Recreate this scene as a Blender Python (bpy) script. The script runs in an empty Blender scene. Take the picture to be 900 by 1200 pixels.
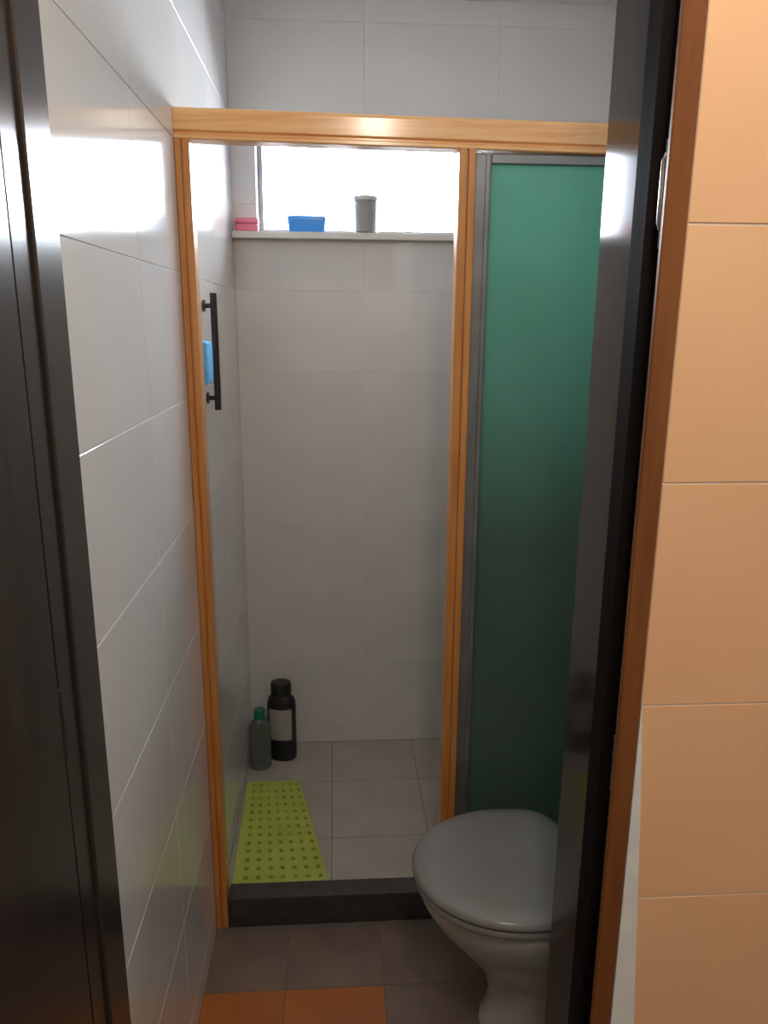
import bpy, bmesh, math, random
from mathutils import Vector, Matrix, Euler

random.seed(7)
S = bpy.context.scene
COL = S.collection

# ------------------------------------------------------------------ camera
EYE = 1.55
F_PX = 894.97
cd = bpy.data.cameras.new('camera')
cam = bpy.data.objects.new('camera', cd)
COL.objects.link(cam)
cd.sensor_fit = 'VERTICAL'
cd.sensor_height = 24.0
cd.lens = 24.0 * F_PX / 1200.0
cd.clip_start = 0.02
PITCH, YAW, ROLL = 0.2444, 0.0642, 0.0070
_r = Matrix.Rotation(-YAW, 4, 'Z') @ Matrix.Rotation(math.pi / 2 - PITCH, 4, 'X') @ Matrix.Rotation(ROLL, 4, 'Z')
cam.matrix_world = Matrix.Translation((0, 0, EYE)) @ _r
S.camera = cam

# ------------------------------------------------------------------ light and exposure
SKY = 62.0
LAMP = 17.0
w = bpy.data.worlds.new('overcast_sky')
S.world = w
w.use_nodes = True
bg = w.node_tree.nodes['Background']
bg.inputs['Color'].default_value = (0.82, 0.90, 1.0, 1)
bg.inputs['Strength'].default_value = SKY

S.view_settings.view_transform = 'Standard'
S.view_settings.look = 'None'
S.view_settings.exposure = 0.0
S.view_settings.gamma = 1.0
S.view_settings.use_curve_mapping = False
S.cycles.max_bounces = 10
S.cycles.diffuse_bounces = 6
S.cycles.glossy_bounces = 5
S.cycles.transparent_max_bounces = 8
S.cycles.sample_clamp_indirect = 8.0
S.cycles.use_denoising = True

# key dimensions of the room
XL, XR = -0.3225, 0.900          # bathroom side walls
YN, YD = 0.78, 0.90              # door wall: hall face, bathroom face
YS, YB = 1.7025, 2.6118          # shower front, back wall
ZC = 2.50                        # ceiling
HX0, HX1, HY0 = -0.80, 1.05, -0.80  # the hall in front of the door
WX0, WX1, WZ0, WZ1 = -0.245, 0.53, 1.825, 2.115   # window opening

def lamp(name, kind, loc, energy, color, **kw):
    l = bpy.data.lights.new(name, kind)
    l.energy = energy
    l.color = color
    for k, v in kw.items():
        setattr(l, k, v)
    o = bpy.data.objects.new(name, l)
    o.location = loc
    COL.objects.link(o)
    return o

hall_lamp = lamp('hall_lamp', 'POINT', (0.16, 0.24, 2.28), LAMP, (1.0, 0.88, 0.75), shadow_soft_size=0.06)
portal = lamp('window_portal', 'AREA', ((WX0 + WX1) / 2, YB + 0.135, (WZ0 + WZ1) / 2), 1.0, (1, 1, 1),
              shape='RECTANGLE', size=WX1 - WX0, size_y=WZ1 - WZ0)
portal.rotation_euler = (-math.pi / 2, 0, 0)
portal.data.cycles.is_portal = True

# ------------------------------------------------------------------ materials
def new_mat(name):
    m = bpy.data.materials.new(name)
    m.use_nodes = True
    nt = m.node_tree
    return m, nt, nt.nodes['Principled BSDF'], nt.nodes['Material Output']

def noise(nt, scale, detail=4.0, rough=0.5, stretch=None, dist=0.0):
    tc = nt.nodes.new('ShaderNodeTexCoord')
    mp = nt.nodes.new('ShaderNodeMapping')
    nt.links.new(tc.outputs['Object'], mp.inputs['Vector'])
    if stretch:
        mp.inputs['Scale'].default_value = stretch
    n = nt.nodes.new('ShaderNodeTexNoise')
    n.inputs['Scale'].default_value = scale
    n.inputs['Detail'].default_value = detail
    n.inputs['Roughness'].default_value = rough
    n.inputs['Distortion'].default_value = dist
    nt.links.new(mp.outputs['Vector'], n.inputs['Vector'])
    return n.outputs['Fac']

def ramp(nt, fac, stops):
    r = nt.nodes.new('ShaderNodeValToRGB')
    e = r.color_ramp.elements
    while len(e) < len(stops):
        e.new(0.5)
    for k, (p, c) in enumerate(stops):
        e[k].position = p
        e[k].color = (*c, 1)
    nt.links.new(fac, r.inputs['Fac'])
    return r.outputs['Color']

def bump(nt, b, fac, strength, distance):
    n = nt.nodes.new('ShaderNodeBump')
    n.inputs['Strength'].default_value = strength
    n.inputs['Distance'].default_value = distance
    nt.links.new(fac, n.inputs['Height'])
    nt.links.new(n.outputs['Normal'], b.inputs['Normal'])

def surf(name, c1, c2=None, scale=6.0, rough=0.5, stretch=None, bmp=0.0, bdist=0.001, bscale=None,
         spec=0.5, metal=0.0, coat=0.0, coat_rough=0.1, ior=1.5, dist=0.0, lo=0.35, hi=0.65):
    m, nt, b, o = new_mat(name)
    c2 = c2 or c1
    f = noise(nt, scale, stretch=stretch, dist=dist)
    nt.links.new(ramp(nt, f, [(lo, c1), (hi, c2)]), b.inputs['Base Color'])
    b.inputs['Roughness'].default_value = rough
    b.inputs['Metallic'].default_value = metal
    b.inputs['Specular IOR Level'].default_value = spec
    b.inputs['IOR'].default_value = ior
    b.inputs['Coat Weight'].default_value = coat
    b.inputs['Coat Roughness'].default_value = coat_rough
    if bmp:
        bump(nt, b, noise(nt, bscale or scale, 3, stretch=stretch), bmp, bdist)
    return m

M = {}
M['tile'] = surf('glazed_cream_tile', (0.68, 0.67, 0.655), (0.72, 0.71, 0.695), 3.0, 0.10, bmp=0.12, bdist=0.004, bscale=5.0)
M['hall_tile'] = surf('glazed_peach_tile', (0.82, 0.52, 0.31), (0.85, 0.55, 0.34), 4.0, 0.22, bmp=0.06, bdist=0.004, bscale=5.0)
M['grout'] = surf('pale_grout', (0.68, 0.665, 0.64), (0.74, 0.72, 0.70), 40, 0.9)
M['floor_tile'] = surf('brown_grey_floor_tile', (0.16, 0.115, 0.09), (0.22, 0.15, 0.11), 7.0, 0.35, bmp=0.1, bdist=0.002)
M['warm_lit_tile'] = surf('warm_lit_floor_tile', (0.40, 0.12, 0.018), (0.48, 0.15, 0.024), 7.0, 0.4, bmp=0.1, bdist=0.002)  # floor tile with warm lamp light put into its colour
M['shower_floor_tile'] = surf('beige_floor_tile', (0.40, 0.37, 0.32), (0.47, 0.43, 0.38), 7.0, 0.3, bmp=0.1, bdist=0.002)
M['floor_grout'] = surf('grey_grout', (0.14, 0.125, 0.11), (0.18, 0.16, 0.14), 40, 0.9)
M['plaster'] = surf('white_plaster', (0.66, 0.64, 0.61), (0.72, 0.70, 0.67), 5, 0.85, bmp=0.1)
M['hall_paint'] = surf('beige_wall_paint', (0.76, 0.70, 0.62), (0.80, 0.74, 0.66), 5, 0.8)
M['wood'] = surf('orange_varnished_wood_shaded', (0.56, 0.205, 0.040), (0.66, 0.285, 0.070), 9, 0.32, stretch=(9, 9, 0.6), bmp=0.15, bdist=0.001, coat=0.5, coat_rough=0.16, dist=0.6)  # posts: rail wood made darker, shade put into the colour
M['wood_h'] = surf('orange_varnished_wood_rail_lit', (0.80, 0.37, 0.12), (0.90, 0.50, 0.19), 9, 0.32, stretch=(0.6, 9, 9), bmp=0.15, bdist=0.001, coat=0.5, coat_rough=0.16, dist=0.6)  # same wood as the posts, lightened where more light falls
M['dark_wood'] = surf('dark_brown_varnished_wood', (0.022, 0.017, 0.015), (0.036, 0.028, 0.024), 8, 0.20, stretch=(8, 8, 0.5), bmp=0.05, bdist=0.001, dist=0.5)
M['dark_gloss'] = surf('dark_glossy_wood', (0.022, 0.018, 0.016), (0.034, 0.028, 0.024), 8, 0.10, stretch=(8, 8, 0.5), dist=0.5)
M['dull_wood'] = surf('dull_dark_wood', (0.009, 0.007, 0.0065), (0.015, 0.012, 0.011), 8, 0.75, stretch=(8, 8, 0.5), spec=0.05)
M['red_wood'] = surf('red_brown_wood_edge', (0.16, 0.052, 0.012), (0.21, 0.075, 0.016), 8, 0.42, stretch=(8, 8, 0.6), bmp=0.15)
M['stone'] = surf('dark_stone', (0.030, 0.028, 0.027), (0.055, 0.05, 0.048), 30, 0.35)
M['ceramic'] = surf('grey_white_glazed_ceramic', (0.48, 0.475, 0.46), (0.52, 0.515, 0.50), 4, 0.09)
M['seat_plastic'] = surf('grey_plastic_seat', (0.24, 0.237, 0.23), (0.28, 0.276, 0.268), 4, 0.24)
M['steel'] = surf('worn_steel', (0.45, 0.44, 0.42), (0.60, 0.58, 0.55), 20, 0.3, metal=1.0)
M['chrome'] = surf('chrome', (0.75, 0.75, 0.75), None, 4, 0.12, metal=1.0)
M['alu'] = surf('grey_aluminium', (0.22, 0.22, 0.22), (0.27, 0.27, 0.265), 12, 0.38, metal=0.6)
M['black'] = surf('black_plastic', (0.012, 0.012, 0.013), (0.02, 0.02, 0.02), 12, 0.35)
M['rubber'] = surf('dark_rubber', (0.02, 0.02, 0.02), (0.03, 0.03, 0.03), 12, 0.7)
M['blue'] = surf('blue_plastic', (0.05, 0.30, 0.90), (0.07, 0.36, 0.95), 8, 0.3)
M['sky_blue'] = surf('light_blue_sponge', (0.10, 0.42, 0.80), (0.16, 0.52, 0.88), 60, 0.9, bmp=0.8, bdist=0.004)
M['pink'] = surf('pink_plastic', (0.75, 0.16, 0.24), (0.82, 0.24, 0.32), 8, 0.4)
M['grey_cup'] = surf('grey_plastic', (0.24, 0.235, 0.23), (0.29, 0.285, 0.28), 6, 0.4)
M['cup_light'] = surf('light_grey_plastic', (0.55, 0.54, 0.52), None, 6, 0.4)
M['mat'] = surf('yellow_rubber', (0.46, 0.55, 0.085), (0.52, 0.60, 0.105), 10, 0.55)
M['grey_bottle'] = surf('grey_green_bottle', (0.10, 0.115, 0.105), (0.14, 0.155, 0.14), 8, 0.25)
M['green_cap'] = surf('green_cap', (0.0, 0.16, 0.07), (0.01, 0.22, 0.10), 8, 0.35)
M['label_grey'] = surf('pale_label', (0.38, 0.36, 0.35), (0.44, 0.42, 0.40), 30, 0.5)

def thin_glass():
    m, nt, b, o = new_mat('clear_window_glass')
    nt.nodes.remove(b)
    t = nt.nodes.new('ShaderNodeBsdfTransparent')
    g = nt.nodes.new('ShaderNodeBsdfGlossy')
    g.inputs['Roughness'].default_value = 0.02
    fr = nt.nodes.new('ShaderNodeFresnel')
    fr.inputs['IOR'].default_value = 1.45
    mx = nt.nodes.new('ShaderNodeMixShader')
    nt.links.new(fr.outputs[0], mx.inputs[0])
    nt.links.new(t.outputs[0], mx.inputs[1])
    nt.links.new(g.outputs[0], mx.inputs[2])
    nt.links.new(mx.outputs[0], o.inputs['Surface'])
    return m
M['glass'] = thin_glass()

def frosted_green():
    m, nt, b, o = new_mat('green_obscured_pane')
    b.inputs['Base Color'].default_value = (0.12, 0.145, 0.135, 1)
    b.inputs['Roughness'].default_value = 0.25
    tr = nt.nodes.new('ShaderNodeBsdfTranslucent')
    f = noise(nt, 5.0, 3)
    nt.links.new(ramp(nt, f, [(0.35, (0.25, 0.54, 0.42)), (0.65, (0.28, 0.58, 0.46))]), tr.inputs['Color'])
    mx = nt.nodes.new('ShaderNodeMixShader')
    mx.inputs[0].default_value = 0.45
    nt.links.new(b.outputs[0], mx.inputs[1])
    nt.links.new(tr.outputs[0], mx.inputs[2])
    nt.links.new(mx.outputs[0], o.inputs['Surface'])
    bump(nt, b, noise(nt, 60, 3), 0.25, 0.002)
    return m
M['green_glass'] = frosted_green()

# ------------------------------------------------------------------ helpers
def obj(name, bm, mat, parent=None, loc=None, rot=None, smooth=False, angle=35):
    me = bpy.data.meshes.new(name)
    bmesh.ops.recalc_face_normals(bm, faces=bm.faces)
    bm.to_mesh(me)
    bm.free()
    me.materials.append(mat)
    if smooth:
        me.polygons.foreach_set('use_smooth', [True] * len(me.polygons))
        me.set_sharp_from_angle(angle=math.radians(angle))
    o = bpy.data.objects.new(name, me)
    COL.objects.link(o)
    if parent is not None:
        o.parent = parent
    if loc:
        o.location = loc
    if rot:
        o.rotation_euler = rot
    return o

def box(bm, x0, x1, y0, y1, z0, z1, bev=0.0, seg=1):
    r = bmesh.ops.create_cube(bm, size=1.0)
    vs = r['verts']
    bmesh.ops.scale(bm, vec=(x1 - x0, y1 - y0, z1 - z0), verts=vs)
    bmesh.ops.translate(bm, vec=((x0 + x1) / 2, (y0 + y1) / 2, (z0 + z1) / 2), verts=vs)
    if bev:
        es = list({e for v in vs for e in v.link_edges})
        bmesh.ops.bevel(bm, geom=es, offset=bev, segments=seg, affect='EDGES', profile=0.6)
    return bm

def bx(*a, **k):
    return box(bmesh.new(), *a, **k)

def lathe(bm, prof, n=32, center=(0, 0), sx=1.0, sy=1.0):
    rings = []
    for (r, z) in prof:
        if r < 1e-6:
            rings.append([bm.verts.new((center[0], center[1], z))])
        else:
            rings.append([bm.verts.new((center[0] + sx * r * math.cos(2 * math.pi * k / n),
                                        center[1] + sy * r * math.sin(2 * math.pi * k / n), z)) for k in range(n)])
    for a, b in zip(rings, rings[1:]):
        if len(a) == 1 and len(b) > 1:
            for k in range(n):
                bm.faces.new((a[0], b[k], b[(k + 1) % n]))
        elif len(b) == 1 and len(a) > 1:
            for k in range(n):
                bm.faces.new((a[k], b[0], a[(k + 1) % n]))
        elif len(a) > 1:
            for k in range(n):
                bm.faces.new((a[k], b[k], b[(k + 1) % n], a[(k + 1) % n]))
    return bm

def tube(bm, pts, r, n=10):
    pts = [Vector(p) for p in pts]
    rings = []
    up = Vector((0.31, 0.77, 0.55)).normalized()
    for i, p in enumerate(pts):
        t = (pts[min(i + 1, len(pts) - 1)] - pts[max(i - 1, 0)]).normalized()
        a = t.cross(up).normalized()
        b = t.cross(a)
        rings.append([bm.verts.new(p + r * (math.cos(2 * math.pi * k / n) * a + math.sin(2 * math.pi * k / n) * b)) for k in range(n)])
    for A, B in zip(rings, rings[1:]):
        for k in range(n):
            bm.faces.new((A[k], B[k], B[(k + 1) % n], A[(k + 1) % n]))
    bm.faces.new(rings[0])
    bm.faces.new(rings[-1])
    return bm

def thing(name, label, cat, loc=(0, 0, 0), rotz=0.0, group=None):
    o = bpy.data.objects.new(name, None)
    o.empty_display_size = 0.05
    COL.objects.link(o)
    o.location = loc
    o.rotation_euler = (0, 0, rotz)
    o['label'] = label
    o['category'] = cat
    if group:
        o['group'] = group
    return o

def tag(o, label, cat, group=None):
    o['label'] = label
    o['category'] = cat
    if group:
        o['group'] = group
    return o

def structure(o):
    o['kind'] = 'structure'
    return o

# ------------------------------------------------------------------ wall and floor tiles, one object each
TILE_T = 0.007
PROUD = 0.0014
_cache = {}
def tile_mesh(wd, ht, mat):
    key = (round(wd, 4), round(ht, 4), mat.name)
    if key in _cache:
        return _cache[key]
    bm = bmesh.new()
    c = 0.0005
    a, b = wd / 2, ht / 2
    def ring(dx, z):
        return [bm.verts.new((x, y, z)) for x, y in ((-a + dx, -b + dx), (a - dx, -b + dx), (a - dx, b - dx), (-a + dx, b - dx))]
    r0, r1, r2 = ring(0, -PROUD), ring(0, -c), ring(c, 0)
    for A, B in ((r0, r1), (r1, r2)):
        for k in range(4):
            bm.faces.new((A[k], A[(k + 1) % 4], B[(k + 1) % 4], B[k]))
    bm.faces.new(r2)
    bm.faces.new(list(reversed(r0)))
    me = bpy.data.meshes.new('tile')
    bm.to_mesh(me)
    bm.free()
    me.materials.append(mat)
    _cache[key] = me
    return me

def cut(rect, hole):
    u0, u1, v0, v1 = rect
    a, b, c, d = hole
    if u1 <= a or u0 >= b or v1 <= c or v0 >= d:
        return [rect]
    out = []
    if v0 < c: out.append((u0, u1, v0, c))
    if v1 > d: out.append((u0, u1, d, v1))
    m0, m1 = max(v0, c), min(v1, d)
    if u0 < a: out.append((u0, a, m0, m1))
    if u1 > b: out.append((b, u1, m0, m1))
    return out

def tiles(parent, P, U, V, us, vs, mat, holes=(), joint=0.0022, odd=None):
    """P origin on the finished face, U,V in-plane axes; us, vs lists of joint positions."""
    U, V = Vector(U), Vector(V)
    N = U.cross(V)
    R = Matrix((U, V, N)).transposed().to_4x4()
    for i in range(len(us) - 1):
        for j in range(len(vs) - 1):
            rs = [(us[i], us[i + 1], vs[j], vs[j + 1])]
            for h in holes:
                rs = [q for r in rs for q in cut(r, h)]
            for (u0, u1, v0, v1) in rs:
                wd, ht = u1 - u0 - joint, v1 - v0 - joint
                if wd < 0.006 or ht < 0.006:
                    continue
                o = bpy.data.objects.new('tile', tile_mesh(wd, ht, odd[1] if odd and (i, j) in odd[0] else mat))
                COL.objects.link(o)
                o.parent = parent
                o.matrix_local = Matrix.Translation(Vector(P) + U * ((u0 + u1) / 2) + V * ((v0 + v1) / 2)) @ R

def steps(a, b, first, size):
    s = [a]
    x = first
    while x < b - 0.02:
        if x > a + 0.02:
            s.append(x)
        x += size
    s.append(b)
    return s

ROW = 0.262
ZJ = steps(0.0, ZC, 1.646 - 6 * ROW, ROW)
G = PROUD      # depth of the joints behind the tile faces

wl = structure(obj('wall_left', bx(XL - 0.12, XL - G, YD, YB + 0.12, 0, ZC), M['grout']))
tiles(wl, (XL, 0, 0), (0, 1, 0), (0, 0, 1), steps(YD, YB, YB - 4 * 0.42, 0.42), ZJ, M['tile'])

wr = structure(obj('wall_right', bx(XR + G, XR + 0.12, YD, YB + 0.12, 0, ZC), M['grout']))
tiles(wr, (XR, YB, 0), (0, -1, 0), (0, 0, 1), steps(0, YB - YD, 0.42, 0.42), ZJ, M['tile'])

bm = bmesh.new()
y0, y1 = YB + G, YB + 0.12
xa, xb = XL - G, XR + G
box(bm, xa, xb, y0, y1, 0, WZ0)
box(bm, xa, xb, y0, y1, WZ1, ZC)
box(bm, xa, WX0, y0, y1, WZ0, WZ1)
box(bm, WX1, xb, y0, y1, WZ0, WZ1)
wb = structure(obj('wall_back', bm, M['grout']))
tiles(wb, (XL, YB, 0), (1, 0, 0), (0, 0, 1), steps(0, XR - XL, 0.42, 0.42), ZJ, M['tile'],
      holes=[(WX0 - XL, WX1 - XL, WZ0, WZ1)])

# the wall with the door: opening from the left jamb to the right jamb
JX0, JX1, JZ = -0.345, 0.347, 2.235
bm = bmesh.new()
box(bm, JX1 + 0.016, HX1, YN + G, YD + 0.141, 0, ZC)
box(bm, JX1, JX1 + 0.016, YN + G, YN + 0.082, 0, ZC)
box(bm, HX0, JX0, YN + G, YD, 0, ZC)
box(bm, JX0, JX1, YN + G, YD, JZ, ZC)
wf = structure(obj('wall_front', bm, M['grout']))
tiles(wf, (0, YN, 0), (1, 0, 0), (0, 0, 1), [JX1 + 0.001, JX1 + 0.42, HX1], ZJ, M['hall_tile'])

structure(obj('wall_hall_left', bx(HX0 - 0.1, HX0, HY0, YD, 0, ZC), M['hall_paint']))
structure(obj('wall_hall_right', bx(HX1, HX1 + 0.1, HY0, YD, 0, ZC), M['hall_paint']))
structure(obj('wall_hall_rear', bx(HX0 - 0.1, HX1 + 0.1, HY0 - 0.1, HY0, 0, ZC), M['hall_paint']))
structure(obj('ceiling', bx(HX0 - 0.1, HX1 + 0.1, HY0 - 0.1, YB + 0.12, ZC, ZC + 0.1), M['plaster']))

fl = structure(obj('floor', bx(HX0 - 0.1, HX1 + 0.1, HY0 - 0.1, YB + 0.12, -0.1, -G), M['floor_grout']))
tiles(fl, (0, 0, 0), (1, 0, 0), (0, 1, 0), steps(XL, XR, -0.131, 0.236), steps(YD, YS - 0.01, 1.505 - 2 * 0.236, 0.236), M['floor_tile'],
      odd=({(0, 2), (1, 2)}, M['warm_lit_tile']))  # two tiles coloured as the patch of lamp light from the doorway
tiles(fl, (0, 0, 0), (1, 0, 0), (0, 1, 0), steps(XL, XR, XL + 0.30, 0.30), steps(YS + 0.05, YB, YS + 0.05 + 0.30, 0.30), M['shower_floor_tile'])

# ------------------------------------------------------------------ shower kerb
structure(obj('trim_1', bx(XL + 0.032, XR, YS + 0.004, YS + 0.062, 0, 0.088, bev=0.004, seg=2), M['stone']))

# ------------------------------------------------------------------ window in the back wall
win = structure(thing('window_1', 'low wide window high in the back wall of the shower', 'window', (0, 0, 0)))
del win['label'], win['category']
bm = bmesh.new()
fy0, fy1 = YB + 0.070, YB + 0.105
t = 0.016
box(bm, WX0, WX1, fy0, fy1, WZ0, WZ0 + t)
box(bm, WX0, WX1, fy0, fy1, WZ1 - t, WZ1)
box(bm, WX0, WX0 + t, fy0, fy1, WZ0 + t, WZ1 - t)
box(bm, WX1 - t, WX1, fy0, fy1, WZ0 + t, WZ1 - t)
obj('window_frame', bm, M['alu'], win)
obj('pane', bx(WX0 + t, WX1 - t, YB + 0.085, YB + 0.089, WZ0 + t, WZ1 - t), M['glass'], win)
obj('window_sill', bx(XL + 0.001, XR - 0.001, YB - 0.045, YB - 0.001, WZ0 - 0.022, WZ0 - 0.001, bev=0.003, seg=2), M['plaster'], win)

# ------------------------------------------------------------------ door frame, leaf and latch plates
dr = structure(thing('door_1', 'dark', 'door'))
del dr['label'], dr['category']
# right jamb: a hall-side rebate for the leaf, then the stop
obj('jamb', bx(0.336, JX1, YN + 0.004, YN + 0.045, 0, JZ), M['dull_wood'], dr)
obj('door_stop', bx(0.324, JX1, YN + 0.045, YD - 0.034, 0, JZ, bev=0.002), M['dull_wood'], dr)
obj('jamb_edge', bx(0.3225, JX1, YN - 0.004, YN + 0.004, 0, JZ, bev=0.0015), M['red_wood'], dr)['label'] = 'red-brown wooden front edge of the right jamb'
obj('lining', bx(0.349, JX1 + 0.0155, YD - 0.033, YD + 0.143, 0, JZ, bev=0.002), M['dark_gloss'], dr)
# left jamb
obj('jamb', bx(JX0, -0.302, YN - 0.002, YN + 0.045, 0, JZ), M['dark_wood'], dr)
obj('door_stop', bx(JX0, -0.2975, YN + 0.045, YD, 0, JZ, bev=0.002), M['dark_wood'], dr)
obj('head_jamb', bx(-0.2975, 0.324, YN, YD - 0.012, JZ - 0.03, JZ), M['dark_wood'], dr)
leaf = obj('leaf', bx(-0.336, -0.301, YN - 0.655, YN - 0.006, 0.008, 2.19, bev=0.003, seg=2), M['dark_wood'], dr)
for z in (0.30, 1.12, 1.95):
    bm = lathe(bmesh.new(), [(0, z - 0.04), (0.004, z - 0.04), (0.004, z + 0.04), (0, z + 0.04)], 14, (-0.3035, YN - 0.004))
    obj('hinge', bm, M['black'], leaf, smooth=True)
def plate(zc, h, keeper):
    p = bx(0.3335, 0.336, YN + 0.010, YN + 0.034, zc - h / 2, zc + h / 2, bev=0.0008)
    o = obj('strike_plate', p, M['steel'], dr)
    for s in (-1, 1):
        b = lathe(bmesh.new(), [(0, -0.001), (0.0035, -0.001), (0.0030, 0.0008), (0, 0.0014)], 12)
        obj('screw', b, M['steel'], o, loc=(0.3333, YN + 0.022, zc + s * (h / 2 - 0.010)), rot=(0, -math.pi / 2, 0), smooth=True)
    return o
up = plate(1.677, 0.105, True)
bm = tube(bmesh.new(), [(0.336, YN + 0.015, 1.712), (0.327, YN + 0.015, 1.711), (0.3255, YN + 0.015, 1.706), (0.3255, YN + 0.015, 1.648), (0.327, YN + 0.015, 1.643), (0.336, YN + 0.015, 1.642)], 0.0028, 10)
obj('latch_keeper', bm, M['steel'], up, smooth=True)
lo = plate(1.028, 0.075, False)
obj('latch_hole', bx(0.3328, 0.3345, YN + 0.016, YN + 0.027, 1.012, 1.044), M['black'], lo)

# tapering pale strip on the hall tiles beside the jamb
bm = bmesh.new()
prof = [(0.0, 1.13), (0.012, 0.98), (0.024, 0.78), (0.034, 0.62), (0.044, 0.30), (0.050, 0.0)]
fr, bk = [], []
for (wd, z) in prof:
    fr.append((bm.verts.new((JX1 + 0.0005, YN - 0.0045, z)), bm.verts.new((JX1 + 0.001 + wd, YN - 0.0025, z))))
    bk.append((bm.verts.new((JX1 + 0.0005, YN - 0.0003, z)), bm.verts.new((JX1 + 0.001 + wd, YN - 0.0003, z))))
for i in range(len(prof) - 1):
    bm.faces.new((fr[i][0], fr[i][1], fr[i + 1][1], fr[i + 1][0]))
    bm.faces.new((bk[i][0], bk[i + 1][0], bk[i + 1][1], bk[i][1]))
    bm.faces.new((fr[i][1], bk[i][1], bk[i + 1][1], fr[i + 1][1]))
    bm.faces.new((fr[i][0], fr[i + 1][0], bk[i + 1][0], bk[i][0]))
bm.faces.new((fr[0][0], bk[0][0], bk[0][1], fr[0][1]))
bm.faces.new((fr[-1][0], fr[-1][1], bk[-1][1], bk[-1][0]))
M['edge_strip'] = surf('pale_edge_strip', (0.72, 0.79, 0.86), (0.80, 0.86, 0.92), 25, 0.8, bmp=0.3)
structure(obj('trim_2', bm, M['edge_strip']))

# ------------------------------------------------------------------ shower enclosure
en = thing('shower_enclosure', 'orange varnished wooden shower frame with one green frosted pane, across the shower front', 'shower screen')
def post(name, x0, x1, y0, y1, z0, z1):
    """post with a groove down its front face"""
    bm = bmesh.new()
    m = (x0 + x1) / 2
    g = 0.0025
    pr = [(x0, y1), (x0, y0 + 0.002), (x0 + 0.002, y0), (m - g, y0), (m - g * 0.5, y0 + 0.006), (m + g * 0.5, y0 + 0.006),
          (m + g, y0), (x1 - 0.002, y0), (x1, y0 + 0.002), (x1, y1)]
    A = [bm.verts.new((x, y, z0)) for x, y in pr]
    B = [bm.verts.new((x, y, z1)) for x, y in pr]
    n = len(pr)
    for k in range(n):
        bm.faces.new((A[k], A[(k + 1) % n], B[(k + 1) % n], B[k]))
    bm.faces.new(A)
    bm.faces.new(B)
    return obj(name, bm, M['wood'], en)
# top rail: upper flat, step and lower bead, a hair out of level like the real one
ZR0, ZR1 = 1.900, 1.960
bm = bmesh.new()
pr = [(YS + 0.045, ZR1), (YS + 0.006, ZR1), (YS + 0.001, ZR1 - 0.003), (YS, ZR1 - 0.008), (YS, ZR0 + 0.018), (YS + 0.006, ZR0 + 0.014),
      (YS + 0.006, ZR0 + 0.011), (YS + 0.001, ZR0 + 0.008), (YS + 0.001, ZR0 + 0.002), (YS + 0.004, ZR0), (YS + 0.045, ZR0)]
tilt = lambda x: -(x - 0.12) * 0.014
A = [bm.verts.new((XL + 0.0005, y, z + tilt(XL))) for y, z in pr]
B = [bm.verts.new((XR - 0.0005, y, z + tilt(XR))) for y, z in pr]
for k in range(len(pr)):
    bm.faces.new((A[k], A[(k + 1) % len(pr)], B[(k + 1) % len(pr)], B[k]))
bm.faces.new(A)
bm.faces.new(B)
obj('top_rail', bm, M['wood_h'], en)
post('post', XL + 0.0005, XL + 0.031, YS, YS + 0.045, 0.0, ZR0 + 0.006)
post('post', 0.261, 0.297, YS, YS + 0.045, 0.088, ZR0 - 0.001)
# grey framed pane between the middle post and the right wall
px0, px1, pz0, pz1 = 0.2975, XR - 0.001, 0.089, ZR0 - 0.007
fy0, fy1 = YS + 0.012, YS + 0.036
st = 0.034
fr = obj('pane_frame', box(bmesh.new(), px0, px0 + st, fy0, fy1, pz0, pz1, bev=0.002), M['alu'], en)
obj('frame_bar', bx(px1 - 0.022, px1, fy0, fy1, pz0, pz1, bev=0.002), M['alu'], fr)
obj('frame_bar', bx(px0 + st, px1 - 0.022, fy0, fy1, pz1 - 0.020, pz1, bev=0.002), M['alu'], fr)
obj('frame_bar', bx(px0 + st, px1 - 0.022, fy0, fy1, pz0, pz0 + 0.03, bev=0.002), M['alu'], fr)
obj('glazing_bead', bx(px0 + st - 0.012, px0 + st - 0.004, fy0 - 0.004, fy0, pz0, pz1, bev=0.001), M['alu'], fr)
obj('glass_pane', bx(px0 + st - 0.004, px1 - 0.018, fy0 + 0.009, fy0 + 0.014, pz0 + 0.026, pz1 - 0.016), M['green_glass'], en)['label'] = 'green obscured glass pane'

# ------------------------------------------------------------------ toilet, backed onto the right wall, bowl pointing left
TX, TY = 0.577, 1.397
toilet = thing('toilet', 'grey-white ceramic toilet with closed grey lid, beside the shower and partly behind the door jamb', 'toilet', (TX, TY, 0), math.pi)
# local frame: +x points away from the wall, so the tip of the bowl is at x = 0.42
def egg(x0, x1, hw, n=40, flat=0.10):
    """egg outline: back at x0 (squarish), tip at x1"""
    pts = []
    c = x0 + (x1 - x0) * 0.42
    for k in range(n):
        a = 2 * math.pi * k / n
        ca, sa = math.cos(a), math.sin(a)
        if ca >= 0:
            x = c + (x1 - c) * ca
            y = hw * sa
        else:
            x = c + (c - x0) * (-(abs(ca) ** 0.55))
            y = hw * (math.copysign(abs(sa) ** 0.75, sa))
        pts.append((x, y))
    return pts
def loft(sections, cap0=True, cap1=True, n=40):
    bm = bmesh.new()
    rings = []
    for (x0, x1, hw, z, *tl) in sections:
        rings.append([bm.verts.new((x, y, z)) for x, y in egg(x0, x1, hw, n)])
    for A, B in zip(rings, rings[1:]):
        for k in range(n):
            bm.faces.new((A[k], A[(k + 1) % n], B[(k + 1) % n], B[k]))
    if cap0: bm.faces.new(rings[0])
    if cap1: bm.faces.new(rings[-1])
    return bm
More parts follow.
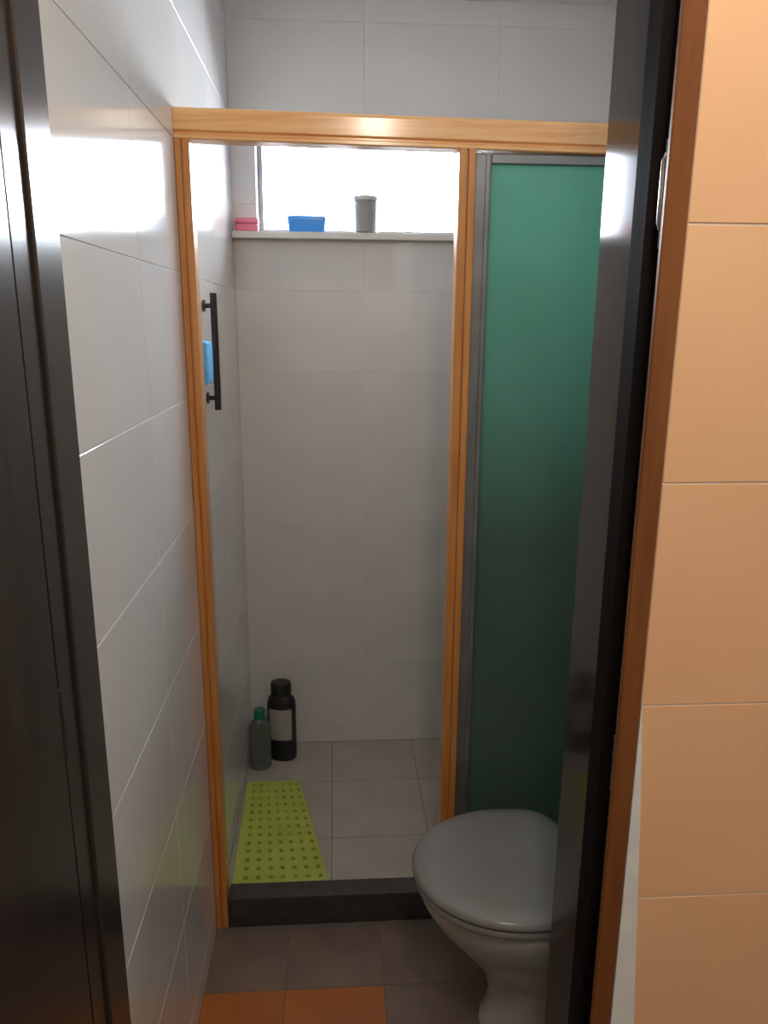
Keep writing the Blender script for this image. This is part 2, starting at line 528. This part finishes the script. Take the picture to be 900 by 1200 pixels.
ped = loft([(0.02, 0.262, 0.098, 0.0), (0.02, 0.260, 0.096, 0.018), (0.03, 0.248, 0.086, 0.03), (0.03, 0.245, 0.083, 0.10), (0.02, 0.262, 0.092, 0.16),
            (0.005, 0.320, 0.125, 0.23), (0.002, 0.375, 0.158, 0.30), (0.002, 0.400, 0.174, 0.345), (0.002, 0.408, 0.178, 0.372), (0.004, 0.404, 0.175, 0.380), (0.02, 0.375, 0.15, 0.381)])
obj('bowl', ped, M['ceramic'], toilet, smooth=True, angle=50)
seat = loft([(0.055, 0.414, 0.180, 0.384), (0.052, 0.418, 0.184, 0.389), (0.052, 0.418, 0.184, 0.398), (0.056, 0.413, 0.179, 0.403)])
obj('seat', seat, M['seat_plastic'], toilet, smooth=True, angle=50)
lid = loft([(0.056, 0.414, 0.180, 0.408), (0.052, 0.421, 0.186, 0.411), (0.052, 0.421, 0.186, 0.416), (0.058, 0.412, 0.178, 0.424), (0.085, 0.375, 0.150, 0.430), (0.13, 0.31, 0.10, 0.433), (0.19, 0.24, 0.03, 0.434)])
obj('lid', lid, M['seat_plastic'], toilet, smooth=True, angle=50)
foot = loft([(-0.10, 0.10, 0.098, 0.0), (-0.10, 0.10, 0.096, 0.02), (-0.09, 0.09, 0.085, 0.03), (-0.10, 0.08, 0.10, 0.22), (-0.18, 0.06, 0.15, 0.34), (-0.22, 0.05, 0.16, 0.375), (-0.20, 0.04, 0.14, 0.381)])
obj('bowl_back', foot, M['ceramic'], toilet, smooth=True, angle=50)
tank = bmesh.new()
box(tank, -0.319, -0.135, -0.185, 0.185, 0.382, 0.730, bev=0.025, seg=4)
ck = obj('cistern', tank, M['ceramic'], toilet, smooth=True)
obj('cistern_lid', bx(-0.321, -0.128, -0.192, 0.192, 0.7305, 0.762, bev=0.010, seg=3), M['ceramic'], ck, smooth=True)
obj('flush_button', lathe(bmesh.new(), [(0, 0.7615), (0.022, 0.7615), (0.022, 0.766), (0.019, 0.769), (0, 0.769)], 20, (-0.225, 0)), M['chrome'], ck, smooth=True)
for s in (-1, 1):
    b = lathe(bmesh.new(), [(0, -0.022), (0.011, -0.022), (0.012, -0.018), (0.012, 0.018), (0.011, 0.022), (0, 0.022)], 16)
    obj('hinge', b, M['seat_plastic'], toilet, loc=(0.040, s * 0.075, 0.398), rot=(math.pi / 2, 0, 0), smooth=True)
    b = lathe(bmesh.new(), [(0, 0), (0.012, 0), (0.012, 0.010), (0.007, 0.016), (0, 0.017)], 16)
    obj('bolt_cap', b, M['ceramic'], toilet, loc=(0.13, s * 0.107, 0.0), smooth=True)

# ------------------------------------------------------------------ things on the window sill
SZ = WZ0 - 0.001
YSILL = YB - 0.020
bm = bx(-0.036, 0.036, -0.020, 0.020, 0, 0.040, bev=0.010, seg=4)
soap = thing('soap_box', 'small pink soap box at the left end of the window sill', 'soap box', (-0.274, YSILL - 0.002, SZ))
obj('case', bx(-0.036, 0.036, -0.019, 0.019, 0, 0.022, bev=0.006, seg=3), M['pink'], soap, smooth=True)
obj('cover', bx(-0.037, 0.037, -0.020, 0.020, 0.0225, 0.040, bev=0.007, seg=3), M['pink'], soap, smooth=True)
bm.free()

bb = thing('plastic_tub', 'low bright blue plastic tub on the window sill beside the grey cup', 'tub', (-0.086, YSILL, SZ))
bm = bmesh.new()
def rrect(bm, a, b, r, z, n=5):
    vs = []
    for cx, cy, a0 in ((a - r, b - r, 0), (-a + r, b - r, 90), (-a + r, -b + r, 180), (a - r, -b + r, 270)):
        for k in range(n):
            t = math.radians(a0 + 90 * k / (n - 1))
            vs.append(bm.verts.new((cx + r * math.cos(t), cy + r * math.sin(t), z)))
    return vs
def rloft(secs):
    bm = bmesh.new()
    R = [rrect(bm, *s) for s in secs]
    n = len(R[0])
    for A, B in zip(R, R[1:]):
        for k in range(n):
            bm.faces.new((A[k], A[(k + 1) % n], B[(k + 1) % n], B[k]))
    bm.faces.new(R[0])
    bm.faces.new(R[-1])
    return bm
obj('body', rloft([(0.054, 0.016, 0.008, 0), (0.058, 0.019, 0.009, 0.006), (0.060, 0.020, 0.010, 0.034)]), M['blue'], bb, smooth=True)
obj('lid', rloft([(0.062, 0.022, 0.011, 0.0345), (0.062, 0.022, 0.011, 0.044), (0.058, 0.018, 0.010, 0.049)]), M['blue'], bb, smooth=True)
bm.free()

cup = thing('beaker', 'grey cylindrical plastic beaker standing on the window sill', 'cup', (0.101, YSILL + 0.004, SZ))
obj('body', lathe(bmesh.new(), [(0, 0), (0.033, 0), (0.036, 0.004), (0.038, 0.096), (0, 0.096)], 36), M['grey_cup'], cup, smooth=True)
obj('lid', lathe(bmesh.new(), [(0, 0.0965), (0.042, 0.0965), (0.043, 0.100), (0.043, 0.106), (0.040, 0.110), (0.012, 0.111), (0, 0.111)], 36), M['cup_light'], cup, smooth=True)

# ------------------------------------------------------------------ things on the shower's left wall
bar = thing('wall_bar', 'slim black upright bar on the left wall inside the shower', 'bar', (XL, 1.965, 1.33))
obj('bar', tube(bmesh.new(), [(0.026, 0, 0.0), (0.026, 0, 0.285)], 0.0085, 14), M['black'], bar, smooth=True)
for z in (0.03, 0.255):
    br = obj('bracket', tube(bmesh.new(), [(0.0005, 0, z), (0.020, 0, z)], 0.006, 12), M['black'], bar, smooth=True)
    obj('wall_plate', tube(bmesh.new(), [(0.0002, 0, z), (0.005, 0, z)], 0.014, 16), M['black'], br, smooth=True)
sp = thing('bath_sponge', 'light blue bath sponge hanging on the left shower wall near the post', 'sponge', (XL, 1.825, 1.405))
obj('pad', bx(0.002, 0.034, -0.045, 0.045, 0.0, 0.098, bev=0.010, seg=3), M['sky_blue'], sp, smooth=True)
obj('loop', tube(bmesh.new(), [(0.018, -0.008, 0.097), (0.014, -0.007, 0.125), (0.010, 0, 0.140), (0.014, 0.007, 0.125), (0.018, 0.008, 0.097)], 0.0015, 6), M['plaster'], sp, smooth=True)
obj('hook', tube(bmesh.new(), [(0.0005, 0, 0.142), (0.012, 0, 0.138), (0.016, 0, 0.141), (0.017, 0, 0.147)], 0.0025, 8), M['chrome'], sp, smooth=True)

# ------------------------------------------------------------------ shower floor: bottles and mat
b1 = thing('shampoo_bottle', 'grey-green bottle with a green cap, the shorter of two in the shower corner', 'bottle', (-0.276, 2.455, 0.0), 0.25)
obj('body', lathe(bmesh.new(), [(0, 0), (0.033, 0), (0.037, 0.005), (0.038, 0.02), (0.038, 0.152), (0.035, 0.172), (0.024, 0.188), (0.016, 0.194), (0, 0.194)], 32, sy=0.72), M['grey_bottle'], b1, smooth=True)
obj('cap', lathe(bmesh.new(), [(0, 0.1945), (0.020, 0.1945), (0.020, 0.224), (0.018, 0.228), (0, 0.228)], 24), M['green_cap'], b1, smooth=True)
b2 = thing('conditioner_bottle', 'tall black bottle with a pale label behind the shorter grey-green bottle', 'bottle', (-0.203, 2.515, 0.0), -0.15)
obj('body', lathe(bmesh.new(), [(0, 0), (0.046, 0), (0.051, 0.006), (0.052, 0.03), (0.052, 0.215), (0.048, 0.238), (0.036, 0.252), (0, 0.252)], 36, sy=0.62), M['black'], b2, smooth=True)
obj('cap', lathe(bmesh.new(), [(0, 0.2525), (0.036, 0.2525), (0.037, 0.258), (0.037, 0.296), (0.034, 0.301), (0, 0.301)], 28, sy=0.75), M['black'], b2, smooth=True)
bm = bmesh.new()
n = 14
A, B = [], []
for k in range(n + 1):
    a = math.radians(-140 + 100 * k / n)
    A.append(bm.verts.new((0.0526 * math.cos(a), 0.0526 * 0.62 * math.sin(a), 0.085)))
    B.append(bm.verts.new((0.0526 * math.cos(a), 0.0526 * 0.62 * math.sin(a), 0.205)))
for k in range(n):
    bm.faces.new((A[k], A[k + 1], B[k + 1], B[k]))
obj('label', bm, M['label_grey'], b2, smooth=True)['label'] = 'pale printed label on the black bottle'

mt = thing('shower_mat', 'yellow perforated rubber mat lying on the shower floor below the bottles', 'mat', (0, 0, 0))
def mat_mesh(corners, nx, ny, th):
    """a rubber mat with rows of square drain holes; corners near-left, near-right, far-right, far-left"""
    c = [Vector((x, y, 0)) for x, y in corners]
    def P(u, v, z):
        p = c[0].lerp(c[1], u).lerp(c[3].lerp(c[2], u), v)
        return (p.x, p.y, z)
    us, vs = [0.0], [0.0]
    for k in range(nx):
        us += [(k + 0.5 + 0.32) / (nx + 0.5) - 0.0, (k + 0.5 + 0.68) / (nx + 0.5)]
    us.append(1.0)
    for k in range(ny):
        vs += [(k + 0.5 + 0.32) / (ny + 0.5), (k + 0.5 + 0.68) / (ny + 0.5)]
    vs.append(1.0)
    bm = bmesh.new()
    T = [[bm.verts.new(P(u, v, th)) for v in vs] for u in us]
    for i in range(len(us) - 1):
        for j in range(len(vs) - 1):
            if i % 2 == 1 and j % 2 == 1:
                continue
            bm.faces.new((T[i][j], T[i + 1][j], T[i + 1][j + 1], T[i][j + 1]))
    r = bmesh.ops.extrude_face_region(bm, geom=list(bm.faces))
    for v in [g for g in r['geom'] if isinstance(g, bmesh.types.BMVert)]:
        v.co.z = 0.0005
    return bm
obj('sheet', mat_mesh([(-0.300, 1.800), (-0.020, 1.800), (-0.135, 2.345), (-0.312, 2.345)], 7, 14, 0.012), M['mat'], mt)
